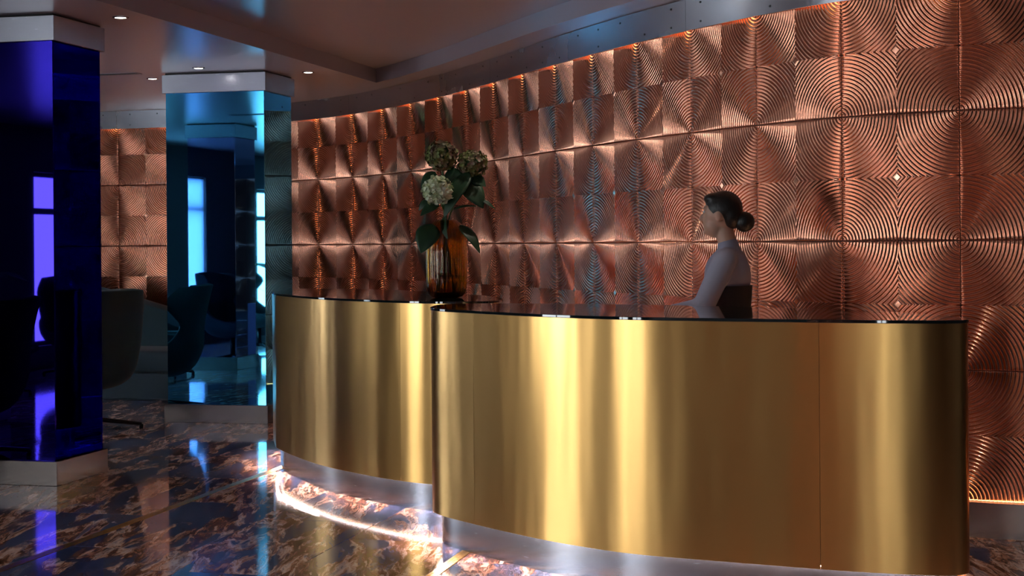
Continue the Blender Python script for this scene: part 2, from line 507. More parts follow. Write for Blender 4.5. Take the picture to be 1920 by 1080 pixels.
# the rest of the floor (far side of the lounge, behind the camera): same stone, joined
bm = bmesh.new()
def quad(bm, pts):
    bm.faces.new([bm.verts.new(p) for p in pts])
el = S1 - 0.025 - TW * 6
quad(bm, [gp(-9.5, -4.4, -0.002), gp(el, -4.4, -0.002), gp(el, 17, -0.002), gp(-9.5, 17, -0.002)])
quad(bm, [gp(el, -4.4, -0.004), gp(5.4, -4.4, -0.004), gp(5.4, 4.0, -0.004), gp(el, 4.0, -0.004)])
tag(bm_obj('floor_slabs', bm, M['marble'], floor), kind='stuff')
for s in (S1, S2):
    bm = bmesh.new()
    for k in range(200):
        for r in range(3):
            d = 1.0 + k * 0.07 + (r % 2) * 0.035
            lo_e = s - 0.023 + r * 0.016
            vv = box(bm, lo_e, lo_e + 0.0145, d, d + 0.066, -0.010, 0.0015)
            for v in vv:
                p = gp(v.co.x, v.co.y, v.co.z); v.co = p
    tag(bm_obj('brass_inlay', bm, M['inlay'], floor), 'narrow brass inlay strip of small gold bars', None, None, 'stuff')

# ------------------------------------------------------------------ ceiling with its raised tray
ET = -4.28
ZT = ZCEIL + 0.115
pc_d = Vector((-1.113, 13.218, 0)).dot(GY)
tray_near = gp(ET, WALL_F - 0.1); pc = Vector((-1.113, 13.218, 0))
curve_i = [3.4 + k * 0.25 for k in range(55)]
curve = [Vector((*wallp(min(i, I1), 0.25), 0)) for i in curve_i if i <= I1]
ci = [i for i in curve_i if i <= I1]
bm = bmesh.new()
def flatq(pts, z):
    bm.faces.new([bm.verts.new((p.x, p.y, z)) for p in pts])
x1 = Vector((*wallp(ci[0], -0.06), 0))
flatq([gp(-10, WALL_F - 0.1), tray_near, pc, gp(-10, pc_d)], ZCEIL)
flatq([gp(-10, pc_d), pc, gp(pc.dot(EX), 18), gp(-10, 18)], ZCEIL)
flatq([pc, x1, gp(x1.dot(EX), 18), gp(pc.dot(EX), 18)], ZCEIL)
# strip between tray and wall
prev = (pc, Vector((*wallp(ci[0], -0.06), 0)))
for i, p in zip(ci, curve):
    w_ = Vector((*wallp(i, -0.06), 0))
    if (p - prev[0]).length > 1e-4:
        vs_ = [bm.verts.new((q.x, q.y, ZCEIL)) for q in ((prev[0], p, w_, prev[1]) if (w_ - prev[1]).length > 1e-5 else (prev[0], p, w_))]
        bm.faces.new(vs_)
    prev = (p, w_)
end = curve[-1]
rw = gp(5.4, end.dot(GY)); rn = gp(5.4, WALL_F - 0.1)
flatq([tray_near, rn, gp(5.4, 13.2), pc], ZT)
loop = [tray_near, pc] + curve
for a, b in zip(loop, loop[1:]):
    vs_ = [bm.verts.new(v) for v in ((a.x, a.y, ZCEIL), (b.x, b.y, ZCEIL), (b.x, b.y, ZT), (a.x, a.y, ZT))]
    bm.faces.new(vs_)
ceiling = bm_obj('ceiling', bm, M['ceiling'])
tag(ceiling, 'satin mauve ceiling with a raised tray over the desks', None, None, 'structure')

# ------------------------------------------------------------------ other walls with windows
def wall_open(name, label, u0, u1, z1, openings, place, parent=None):
    us = sorted({u0, u1} | {o[0] for o in openings} | {o[1] for o in openings})
    zs = sorted({0.0, z1} | {o[2] for o in openings} | {o[3] for o in openings})
    bm = bmesh.new()
    for a, b in zip(us, us[1:]):
        for c, d in zip(zs, zs[1:]):
            um, zm = (a + b) / 2, (c + d) / 2
            if any(o[0] < um < o[1] and o[2] < zm < o[3] for o in openings): continue
            box(bm, a, b, -0.2, 0.0, c, d)
    for v in bm.verts: v.co = place(v.co.x, v.co.y, v.co.z)
    bmesh.ops.remove_doubles(bm, verts=bm.verts[:], dist=1e-4)
    bmesh.ops.recalc_face_normals(bm, faces=bm.faces[:])
    o = bm_obj(name, bm, M['wall_paint'])
    return tag(o, label, None, None, 'structure')
pl = lambda u, v, z: gp(WALL_L + v, u, z)
pf = lambda u, v, z: gp(u, WALL_F + v, z)
wall_open('wall_left', 'dark lounge wall with tall windows', WALL_F - 0.2, 17.2, ZCEIL + 0.2, LEFT_WIN, pl)
wall_open('wall_front', 'dark wall across from the desks', WALL_L - 0.2, 5.4, ZCEIL + 0.2, FRONT_WIN, pf)
pr = lambda u, v, z: gp(5.2 - v, u, z)
wall_open('wall_right', 'dark end wall beyond the copper wall', WALL_F - 0.2, 9.0, ZCEIL + 0.2, [], pr)
xr, yr = wallp(I1)
vv = Vector((xr, yr, 0))
wall_open('wall_corner', 'short dark return wall beside the copper wall', vv.dot(EX) - 0.05, 5.4, ZCEIL + 0.2, [], lambda u, v, z: gp(u, vv.dot(GY) + 0.2 + v, z))

nwin = 0
def window(o, place, label):
    global nwin
    nwin += 1
    a, b, z0, z1 = o
    root = empty('window_%d' % nwin)
    tag(root, label, None, None, 'structure')
    bm = bmesh.new()
    t = 0.05
    for d in ((a, a + t, z0, z1), (b - t, b, z0, z1), (a, b, z0, z0 + t), (a, b, z1 - t, z1), (a, b, z1 - 0.47, z1 - 0.40), ((a + b) / 2 - 0.025, (a + b) / 2 + 0.025, z0, z1)):
        box(bm, d[0], d[1], -0.14, -0.07, d[2], d[3])
    for v in bm.verts: v.co = place(v.co.x, v.co.y, v.co.z)
    bm_obj('window_frame', bm, M['frame'], root)
    mid = (a + b) / 2
    for (u0, u1) in ((a + t, mid - 0.025), (mid + 0.025, b - t)):
        for (c0, c1) in ((z0 + t, z1 - 0.47), (z1 - 0.40, z1 - t)):
            mesh_obj('pane', [place(u0, -0.105, c0), place(u1, -0.105, c0), place(u1, -0.105, c1), place(u0, -0.105, c1)], [(0, 1, 2, 3)], M['pane'], root)
    return root
for k, o in enumerate(LEFT_WIN): window(o, pl, 'tall dark-framed window in the lounge wall')  # the last of these is the added window that fills the copper wall
for o in FRONT_WIN: window(o, pf, 'narrow dark-framed window behind the viewer')

bl = mesh_obj('fill_window_blind', [pl(8.32, -0.03, 0.3), pl(10.88, -0.03, 0.3), pl(10.88, -0.03, 2.28), pl(8.32, -0.03, 2.28)], [(0, 1, 2, 3)], M['blind'])  # added unseen sheet, tones down daylight from the added far window
so = bl.modifiers.new('thick', 'SOLIDIFY'); so.thickness = 0.001
tag(bl, 'unseen sheer blind added to soften the added lounge window nearest the sofa', 'blind')
flat = bpy.data.meshes.new('copper_panel')
def flat_panel():
    g = 0.0015; size = 0.6 - 2 * g; half = size / 2; rmax = half * math.sqrt(2); nr = int(rmax / PER * 5); na = 12
    vs, fs = [], []
    for sx in (0, 1):
        for sz in (0, 1):
            b0 = len(vs)
            for k in range(nr):
                r = 0.0008 + (rmax - 0.001) * k / (nr - 1)
                lo = 0.0 if r <= half else math.acos(min(1, half / r))
                for q in range(na + 1):
                    a_ = lo + (PI / 2 - 2 * lo) * q / na
                    u, v = r * math.cos(a_), r * math.sin(a_)
                    vs.append((g + (u if sx == 0 else size - u), AMP * math.cos(2 * PI * r / PER), g + (v if sz == 0 else size - v)))
            for k in range(nr - 1):
                for q in range(na):
                    i_ = b0 + k * (na + 1) + q
                    f = (i_, i_ + 1, i_ + na + 2, i_ + na + 1)
                    fs.append(f if (sx + sz) % 2 == 0 else f[::-1])
    flat.from_pydata(vs, [], fs); flat.update(); flat.shade_smooth(); flat.materials.append(M['copper'])
flat_panel()
for k in range(5):
    for r in range(4):
        o = bpy.data.objects.new('copper_panel', flat)
        o.location = gp(-5.0 + 0.6 * k, WALL_F + 0.012, ZC0 + 0.6 * r); o.rotation_euler = (0, 0, GA)
        o.parent = bpy.data.objects['wall_front']
        C.objects.link(o)

# ------------------------------------------------------------------ mirrored pillars
def pillar(corner, w, dep, glass, label):
    """corner = (e, d) of the near right corner"""
    e, d = corner
    root = empty('mirrored_pillar', gp(e - w / 2, d + dep / 2), GA)
    tag(root, label, 'pillar', 'mirror-clad pillars')
    hw, hd = w / 2, dep / 2
    i = 0.022
    b = box_obj('base', (-hw, hw, -hd, hd, 0, 0.14), M['steel_warm'], root, 0.002, 1)
    c = box_obj('cap', (-hw, hw, -hd, hd, ZCEIL - 0.155, ZCEIL - 0.012), M['steel'], root, 0.002, 1)
    box_obj('shadow_gap', (-hw + 0.02, hw - 0.02, -hd + 0.02, hd - 0.02, ZCEIL - 0.02, ZCEIL - 0.001), M['black_metal'], root)
    box_obj('core', (-hw + i + 0.01, hw - i - 0.01, -hd + i + 0.01, hd - i - 0.01, 0.13, ZCEIL - 0.145), M['black_metal'], root)
    z0, z1 = 0.1402, ZCEIL - 0.1552
    for s in (-1, 1):
        ys = sorted((s * (hd - i), s * (hd - i - 0.008)))
        box_obj('mirror_panel', (-hw + i, hw - i, ys[0], ys[1], z0, z1), glass, root, 0.0015, 1)
        xs = sorted((s * (hw - i), s * (hw - i - 0.008)))
        box_obj('mirror_panel', (xs[0], xs[1], -hd + i + 0.0085, hd - i - 0.0085, z0, z1), glass, root, 0.0015, 1)
    return root
pillar((-4.70, 8.24), 0.86, 0.60, M['blue_mirror'], 'square pillar clad in deep cobalt blue mirror glass')
pillar((-4.72, 11.40), 0.86, 0.60, M['teal_mirror'], 'square pillar clad in teal blue mirror glass beside the sofa')
pillar((-7.07, 6.02), 0.60, 0.60, M['lilac_mirror'], 'lilac mirror pillar standing further into the lounge by the windows')

# ------------------------------------------------------------------ downlights and vents
def downlight(x, y, z, label, power=9.0):
    root = empty('downlight', (x, y, z))
    tag(root, label, 'ceiling light', 'recessed downlights')
    bm = bmesh.new()
    lathe(bm, [(0.034, -0.001), (0.034, -0.006), (0.046, -0.004), (0.048, -0.0005)], 20, close=False)
    bm_obj('rim', bm, M['steel'], root, True)
    bm = bmesh.new()
    lathe(bm, [(0.033, -0.004), (0.001, -0.0055)], 20, close=True)
    bm_obj('lens', bm, M['lamp'], root)
    l = bpy.data.lights.new('downlight_beam', 'SPOT')
    l.energy = power; l.spot_size = math.radians(75); l.spot_blend = 0.7; l.color = (1.0, 0.88, 0.74); l.shadow_soft_size = 0.03
    lo = bpy.data.objects.new('downlight_beam', l)
    lo.location = (0, 0, -0.02); lo.parent = root
    C.objects.link(lo)
    return root
downlight(-2.268, 9.311, ZCEIL, 'small round downlight in the ceiling beside the cobalt pillar')
downlight(-2.853, 12.744, ZCEIL, 'small round downlight above the velvet sofa')
downlight(-2.342, 12.003, ZCEIL, 'small round downlight in front of the teal pillar')
downlight(-1.564, 12.359, ZCEIL, 'small round downlight between the teal pillar and the copper wall')
p = gp(-7.2, 8.4); downlight(p.x, p.y, ZCEIL, 'small round downlight over the lounge armchairs')
p = gp(-6.0, 4.6); downlight(p.x, p.y, ZCEIL, 'small round downlight in the lounge near the windows')

p = gp(-3.4, -3.3); downlight(p.x, p.y, ZT, 'unseen downlight added to light the copper panels across from the desks', 60.0)  # added out of view so the panels are lit in the pillar mirrors
for x, y, lab in ((0.15, 8.75, 'unseen downlight added in the raised tray above the vase'), (0.55, 6.9, 'unseen downlight added in the raised tray above the longer desk'),
                  (-1.30, 7.0, 'unseen downlight added in the raised tray over the brass inlay'), (0.30, 5.0, 'unseen downlight added in the raised tray in front of the longer desk'),
                  (1.75, 4.4, 'unseen downlight added in the raised tray near the end of the longer desk'), (2.3, 6.3, 'unseen downlight added in the raised tray beside the copper wall')):
    downlight(x, y, ZT, lab, 28.0)  # tray spots added out of view for warm wash on copper and ceiling bounce

def vent(e, d, label):
    root = empty('ceiling_vent', gp(e, d, ZCEIL), GA)
    tag(root, label, 'air vent', 'ceiling air vents')
    box_obj('frame', (-0.5, 0.5, -0.05, 0.05, -0.004, -0.0005), M['ceiling'], root)
    for k in range(3):
        box_obj('slot', (-0.48, 0.48, -0.036 + k * 0.03, -0.024 + k * 0.03, -0.006, -0.0035), M['frame'], root)
v_ = Vector((-3.35, 12.45, 0)); vent(v_.dot(EX), v_.dot(GY), 'slim slotted air vent in the ceiling above the sofa')
vent(-6.2, 7.6, 'slim slotted air vent in the ceiling over the lounge')

# ------------------------------------------------------------------ reception desks
ZG, ZTOP = 0.145, 1.075
FRONT = [(-.372, 7.50), (-.357, 7.26), (-.178, 6.975), (.082, 6.635), (.29, 6.42), (.50, 6.258), (.885, 6.075), (1.255, 5.91), (1.56, 5.825), (1.655, 5.85),
         (1.69, 5.97), (1.66, 6.22), (1.52, 6.60), (1.24, 6.95), (.72, 7.41), (.10, 7.73), (-.22, 7.79), (-.34, 7.70)]
BACK = [(-1.55, 10.35), (-1.475, 9.87), (-1.39, 9.54), (-1.087, 8.90), (-.777, 8.468), (-.582, 8.255), (-.418, 8.13), (-.25, 8.07), (-.12, 8.10), (-.065, 8.25),
        (-.07, 8.55), (-.25, 9.20), (-.76, 10.18), (-1.25, 10.58), (-1.44, 10.62), (-1.53, 10.53)]
def outline(P, n=240):
    """evenly spaced closed outline"""
    raw = [Vector((*catmull(P, len(P) * k / 2000, True), 0)) for k in range(2000)]
    cum = [0]
    for a, b in zip(raw, raw[1:] + raw[:1]): cum.append(cum[-1] + (b - a).length)
    tot = cum[-1]
    out, j = [], 0
    for k in range(n):
        t = tot * k / n
        while cum[j + 1] < t: j += 1
        out.append(raw[j].lerp(raw[(j + 1) % 2000], (t - cum[j]) / (cum[j + 1] - cum[j])))
    for _ in range(3):
        out = [(out[k - 1] + out[k] * 2 + out[(k + 1) % n]) / 4 for k in range(n)]
    return out, tot
def offset(o, d):
    n = len(o)
    res = []
    for k in range(n):
        t = (o[(k + 1) % n] - o[k - 1]).normalized()
        res.append(o[k] + Vector((t.y, -t.x, 0)) * d)      # outward for this winding
    return res
def ring_wall(name, pts, z0, z1, matl, parent, closed, s0=0.0, thick=0.004, uv=True):
    inn = offset_open(pts, -thick) if not closed else offset(pts, -thick)
    n = len(pts)
    bm = bmesh.new(); lay = bm.loops.layers.uv.new('UVMap')
    rows = [[bm.verts.new((p.x, p.y, z)) for p in P] for P, z in ((pts, z0), (pts, z1), (inn, z1), (inn, z0))]
    s = [s0]
    for a, b in zip(pts, pts[1:] + pts[:1]): s.append(s[-1] + (b - a).length)
    m = n if closed else n - 1
    for r in range(4):
        A, B = rows[r], rows[(r + 1) % 4]
        for k in range(m):
            f = bm.faces.new((A[k], A[(k + 1) % n], B[(k + 1) % n], B[k]))
            f.smooth = True
            for lp, (ss, zz) in zip(f.loops, ((s[k], A[k].co.z), (s[k + 1], A[k].co.z), (s[k + 1], B[k].co.z), (s[k], B[k].co.z))):
                lp[lay].uv = (zz, ss)
    if not closed:
        bm.faces.new([rows[r][0] for r in range(4)]); bm.faces.new([rows[r][-1] for r in (3, 2, 1, 0)])
    bmesh.ops.recalc_face_normals(bm, faces=bm.faces[:])
    for e in bm.edges:
        if len(e.link_faces) == 2 and e.calc_face_angle(0) > 0.7: e.smooth = False
    return bm_obj(name, bm, matl, parent)
def offset_open(o, d):
    n = len(o); res = []
    for k in range(n):
        t = (o[min(k + 1, n - 1)] - o[max(k - 1, 0)]).normalized()
        res.append(o[k] + Vector((t.y, -t.x, 0)) * d)
    return res
def slab(name, pts, z0, z1, matl, parent, bev=0.0015):
    bm = bmesh.new()
    lo = [bm.verts.new((p.x, p.y, z0)) for p in pts]; hi = [bm.verts.new((p.x, p.y, z1)) for p in pts]
    n = len(pts)
    for k in range(n): bm.faces.new((lo[k], lo[(k + 1) % n], hi[(k + 1) % n], hi[k]))
    bm.faces.new(hi); bm.faces.new(lo[::-1])
    bmesh.ops.recalc_face_normals(bm, faces=bm.faces[:])
    if bev:
        bmesh.ops.bevel(bm, geom=[e for e in bm.edges if abs(e.verts[0].co.z - e.verts[1].co.z) < 1e-6], offset=bev, segments=1, affect='EDGES')
    return smooth_by_angle(bm_obj(name, bm, matl, parent), 0.5)
def desk(P, seams, label):
    """seams: x/y ratio targets (where a vertical seam is on the front side)"""
    o, tot = outline(P)
    n = len(o)
    # orientation check: outline must run so that (t.y, -t.x) points outwards
    cx = sum((p for p in o), Vector()) / n
    root = empty('reception_desk', (0, 0, 0))
    root.location = (cx.x, cx.y, 0)
    o = [p - Vector((cx.x, cx.y, 0)) for p in o]
    tag(root, label, 'desk', 'curved brass reception desks')
    # cut positions along the outline
    idx = []
    for s in seams:
        best = min(range(n), key=lambda k: (o[k] + cx).y + 40 * abs((o[k].x + cx.x) / (o[k].y + cx.y) - s))
        idx.append(best)
    # two more seams on the far side
    idx += [(idx[0] + int(n * 0.45)) % n, (idx[0] + int(n * 0.72)) % n]
    idx = sorted(set(idx))
    for a, b in zip(idx, idx[1:] + [idx[0] + n]):
        seg = [o[k % n].copy() for k in range(a, b + 1)]
        if len(seg) < 3: continue
        d0 = (seg[1] - seg[0]).normalized(); d1 = (seg[-2] - seg[-1]).normalized()
        seg[0] += d0 * 0.0007; seg[-1] += d1 * 0.0007
        ring_wall('brass_panel', seg, ZG, ZTOP - 0.0125, M['brass'], root, False, s0=tot * a / n)
    core = slab('carcass', offset(o, -0.007), ZG + 0.012, ZTOP - 0.013, M['black_metal'], root, 0)
    slab('plinth', offset(o, -0.045), 0.0, ZG + 0.011, M['steel'], root, 0)
    slab('glass_top', offset(o, 0.004), ZTOP - 0.012, ZTOP, M['table_glass'], root)
    # light strip under the brass skirt
    A, B = offset(o, -0.016), offset(o, -0.022)
    vs = [(p.x, p.y, z) for z in (ZG + 0.008, ZG + 0.0115) for P_ in (A, B) for p in P_]
    fs = []
    for k in range(n):
        k2 = (k + 1) % n
        fs += [(k, k2, n + k2, n + k), (2 * n + k, 3 * n + k, 3 * n + k2, 2 * n + k2), (k, 2 * n + k, 2 * n + k2, k2), (n + k, n + k2, 3 * n + k2, 3 * n + k)]
    mesh_obj('light_strip', vs, fs, M['led_white'], root)
    return root
desk(FRONT, [(887 - 960) / 3000, (1538 - 960) / 3000], 'longer brass-fronted oval reception desk in front of the receptionist')
desk(BACK, [(746 - 960) / 3000], 'brass-fronted oval reception desk with a flower vase on its glass top')

# ------------------------------------------------------------------ lounge: wing armchairs, sofa, plinth, plant
def copy_tree(o, parent=None):
    c = o.copy(); C.objects.link(c); c.parent = parent
    for ch in list(o.children): copy_tree(ch, c)
    return c

def lerp_tab(tab, t):
    t = max(0, min(t, 1)) * (len(tab) - 1)
    if not hasattr(tab[0], '__len__'):
        return catmull([(a,) for a in tab], min(t, len(tab) - 1.0001))[0]
    return catmull(tab, min(t, len(tab) - 1.0001))

def make_armchair(matl, label):
    root = empty('wing_armchair')
    tag(root, label, 'armchair', 'wing armchairs in the lounge')
    prof = [(.36, .41), (.20, .35), (-.02, .32), (-.20, .36), (-.29, .52), (-.30, .70), (-.34, .90), (-.38, 1.05)]
    wid = [.30, .36, .38, .37, .33, .34, .38, .30]
    arm = [.04, .12, .20, .22, .12, .04, .0, -.03]
    curl = [0, .0, .04, .12, .15, .12, .27, .20]
    nv, nu = 26, 20
    vs, fs = [], []
    for a in range(nv + 1):
        v = a / nv
        x, z = lerp_tab(prof, v); w = lerp_tab(wid, v); ar = lerp_tab(arm, v); cu = lerp_tab(curl, v)
        for b in range(nu + 1):
            u = -1 + 2 * b / nu
            k = abs(u) ** 2.6
            vs.append((x + cu * k, w * math.sin(u * PI / 2 * 0.92) / math.sin(PI / 2 * 0.92), z + ar * k))
    for a in range(nv):
        for b in range(nu):
            p = a * (nu + 1) + b
            fs.append((p, p + 1, p + nu + 2, p + nu + 1))
    sh = mesh_obj('shell', vs, fs, matl, root, smooth=True)
    so = sh.modifiers.new('thick', 'SOLIDIFY'); so.thickness = 0.05; so.offset = 0.0
    be = sh.modifiers.new('round', 'BEVEL'); be.width = 0.014; be.segments = 3; be.limit_method = 'ANGLE'; be.angle_limit = 0.9
    bm = bmesh.new()
    box(bm, -.22, .34, -.27, .27, .385, .47)
    bmesh.ops.bevel(bm, geom=bm.edges[:], offset=0.035, segments=3, affect='EDGES')
    bm_obj('seat_cushion', bm, matl, root, True)
    bm = bmesh.new(); tube(bm, [(0, 0, .06), (0, 0, .31)], [.032, .026], 14)
    bm_obj('column', bm, M['black_metal'], root, True)
    bm = bmesh.new(); lathe(bm, [(0.10, .295), (0.11, .305), (0.10, .318)], 16)
    bm_obj('seat_plate', bm, M['black_metal'], root, True)
    for k in range(4):
        a = PI / 4 + k * PI / 2
        bm = bmesh.new()
        c, s = math.cos(a), math.sin(a)
        tube(bm, [(0, 0, .085), (c * .12, s * .12, .075), (c * .40, s * .40, .035)], [.022, .018, .013], 8)
        lg = bm_obj('leg', bm, M['black_metal'], root, True)
        bm = bmesh.new()
        tube(bm, [(c * .395, s * .395, .0), (c * .395, s * .395, .034)], [.016, .018], 10)
        bm_obj('foot', bm, M['black_metal'], lg, True)
    return root
chair = make_armchair(M['teal_velvet'], 'dark teal wing armchair standing beside the teal mirrored pillar')
chair.location = (-3.17, 11.88, 0); chair.rotation_euler = (0, 0, 2.60)
for (e, d, rz, lab) in ((-5.75, 7.45, 2.55, 'dark teal wing armchair standing beside the cobalt mirrored pillar'),
                        (-7.55, 7.55, -0.35, 'dark teal wing armchair facing the teal pillar in the lounge'),
                        (-8.45, 1.25, 0.5, 'wing armchair drawn up to the lounge windows beside a white plinth'),
                        (-8.10, 3.55, -0.3, 'wing armchair in front of the potted plant by the windows')):
    c = copy_tree(chair)
    c.location = gp(e, d); c.rotation_euler = (0, 0, rz)
    c['label'] = lab

sofa = empty('velvet_sofa', gp(-7.25, 13.40), GA)
tag(sofa, 'low dark teal velvet sofa with a sloping back against the copper wall', 'sofa')
box_obj('base', (-1.25, 1.25, -.44, .38, .0, .24), M['dark_velvet'], sofa, 0.02, 2)
for k in range(2):
    b = box_obj('seat_cushion', (-1.22 + k * 1.225, -.02 + k * 1.225, -.46, .22, .245, .44), M['dark_velvet'], sofa, 0.04, 3)
    b.data.shade_smooth()
# back: tall at one end, sweeping down towards the other
vs, fs = [], []
n = 24
for k in range(n + 1):
    t = k / n
    x = -1.27 + 2.54 * t
    h = 1.04 - 0.34 * (0.5 - 0.5 * math.cos(PI * min(1, max(0, (t - 0.25) / 0.75))))
    y = .22 - 0.18 * max(0, abs(t - 0.5) * 2 - 0.6) ** 2
    vs += [(x, y, .20), (x, y + .02, h - .03), (x, y + .06, h), (x, y + .14, h), (x, y + .18, h - .03), (x, y + .19, .20)]
for k in range(n):
    for j in range(6):
        a, b = 6 * k + j, 6 * k + (j + 1) % 6
        fs.append((a, a + 6, b + 6, b))
fs.append(tuple(range(6))); fs.append(tuple(range(6 * n, 6 * n + 6))[::-1])
smooth_by_angle(mesh_obj('backrest', vs, fs, M['teal_velvet'], sofa), 0.9)
for k in (-1.1, 1.1):
    bm = bmesh.new(); tube(bm, [(k, -.36, .0), (k, -.36, .002)], .02, 8); bm_obj('foot', bm, M['black_metal'], sofa)

pl_ = empty('display_plinth', gp(-6.98, 5.45), GA)
tag(pl_, 'plain white square plinth on the lounge floor', 'plinth')
b = box_obj('body', (-.17, .17, -.17, .17, .02, .69), M['white_paint'], pl_, 0.004, 1)
box_obj('foot', (-.15, .15, -.15, .15, 0, .02), M['black_metal'], pl_)

plant = empty('potted_plant', gp(-8.85, 2.75))
tag(plant, 'leafy green plant in a dark pot by the lounge windows', 'plant')
bm = bmesh.new(); lathe(bm, [(.13, 0), (.17, .30), (.185, .33), (.17, .34), (.16, .30)], 24); bm_obj('pot', bm, M['pot'], plant, True)
def leaf_mesh(B, T, width, nrm, cup=0.15, bend=0.12, nl=10, nw=6, serr=0.0):
    B, T, nrm = Vector(B), Vector(T), Vector(nrm).normalized()
    L_ = T - B; ln = L_.length; d = L_.normalized()
    side = d.cross(nrm).normalized(); up = side.cross(d).normalized()
    vs, fs = [], []
    for a in range(nl + 1):
        t = a / nl
        w = width * 0.5 * (math.sin(PI * min(1, t ** 0.75)) ** 0.8 if 0 < t < 1 else 0.02) * (1.0 - 0.15 * t)
        w *= 1 + serr * (a % 2)
        c = B + d * (ln * t) + up * (bend * ln * math.sin(PI * t))
        for b_ in range(nw + 1):
            s_ = -1 + 2 * b_ / nw
            vs.append(c + side * (w * s_) + up * (-cup * w * (1 - abs(s_)) - 0.10 * w * s_ * s_))
    for a in range(nl):
        for b_ in range(nw):
            p = a * (nw + 1) + b_
            fs.append((p, p + 1, p + nw + 2, p + nw + 1))
    return vs, fs
def leaf(parent, B, T, width, nrm, matl, **kw):
    vs, fs = leaf_mesh(B, T, width, nrm, **kw)
    o = mesh_obj('leaf', vs, fs, matl, parent, smooth=True)
    so = o.modifiers.new('thick', 'SOLIDIFY'); so.thickness = 0.0012
    return o
rnd = random.Random(3)
for k in range(16):
    a = k * 2.4; r = .22 + .2 * rnd.random(); z = .75 + .75 * rnd.random()
    tip = (math.cos(a) * r, math.sin(a) * r, z)
    bm = bmesh.new(); tube(bm, [(0, 0, .30), (math.cos(a) * .06, math.sin(a) * .06, z * .7), (tip[0] * .6, tip[1] * .6, z)], .006, 6)
    st = bm_obj('stem', bm, M['stem'], plant, True)
    vs, fs = leaf_mesh((tip[0] * .6, tip[1] * .6, z), (tip[0] * 1.5, tip[1] * 1.5, z - .08), .15, (0.2, 0.1, 1))
    mesh_obj('leaf', vs, fs, M['plant'], st, True)

# ------------------------------------------------------------------ vase with hydrangeas
VX, VY = -0.355, 8.663
vase = empty('glass_vase', (VX, VY, ZTOP + 0.0003))
tag(vase, 'ribbed amber glass vase on the glass-topped brass desk', 'vase')
outer = [(0.060, 0.0), (0.082, 0.006), (0.098, 0.025), (0.106, 0.055), (0.110, 0.11), (0.111, 0.20), (0.110, 0.29), (0.105, 0.34), (0.093, 0.375), (0.075, 0.402), (0.058, 0.416), (0.054, 0.420)]
inner = [(0.051, 0.418), (0.055, 0.412), (0.071, 0.398), (0.088, 0.371), (0.100, 0.337), (0.105, 0.288), (0.106, 0.20), (0.105, 0.11), (0.101, 0.058), (0.092, 0.032), (0.06, 0.018), (0.004, 0.016)]
rib = lambda a, z: 1 + 0.045 * abs(math.cos(13 * a)) - 0.022
bm = bmesh.new()
r_ = lathe(bm, outer + inner, 104, rfun=lambda a, z: rib(a, z) if True else 1, close=True)
bm_obj('glass', bm, M['amber'], vase, True)
bm = bmesh.new()
lathe(bm, [(0.003, 0.0175), (0.058, 0.0195), (0.089, 0.034), (0.098, 0.060), (0.1025, 0.105), (0.103, 0.121)], 52)
bm_obj('water', bm, M['water'], vase, True)

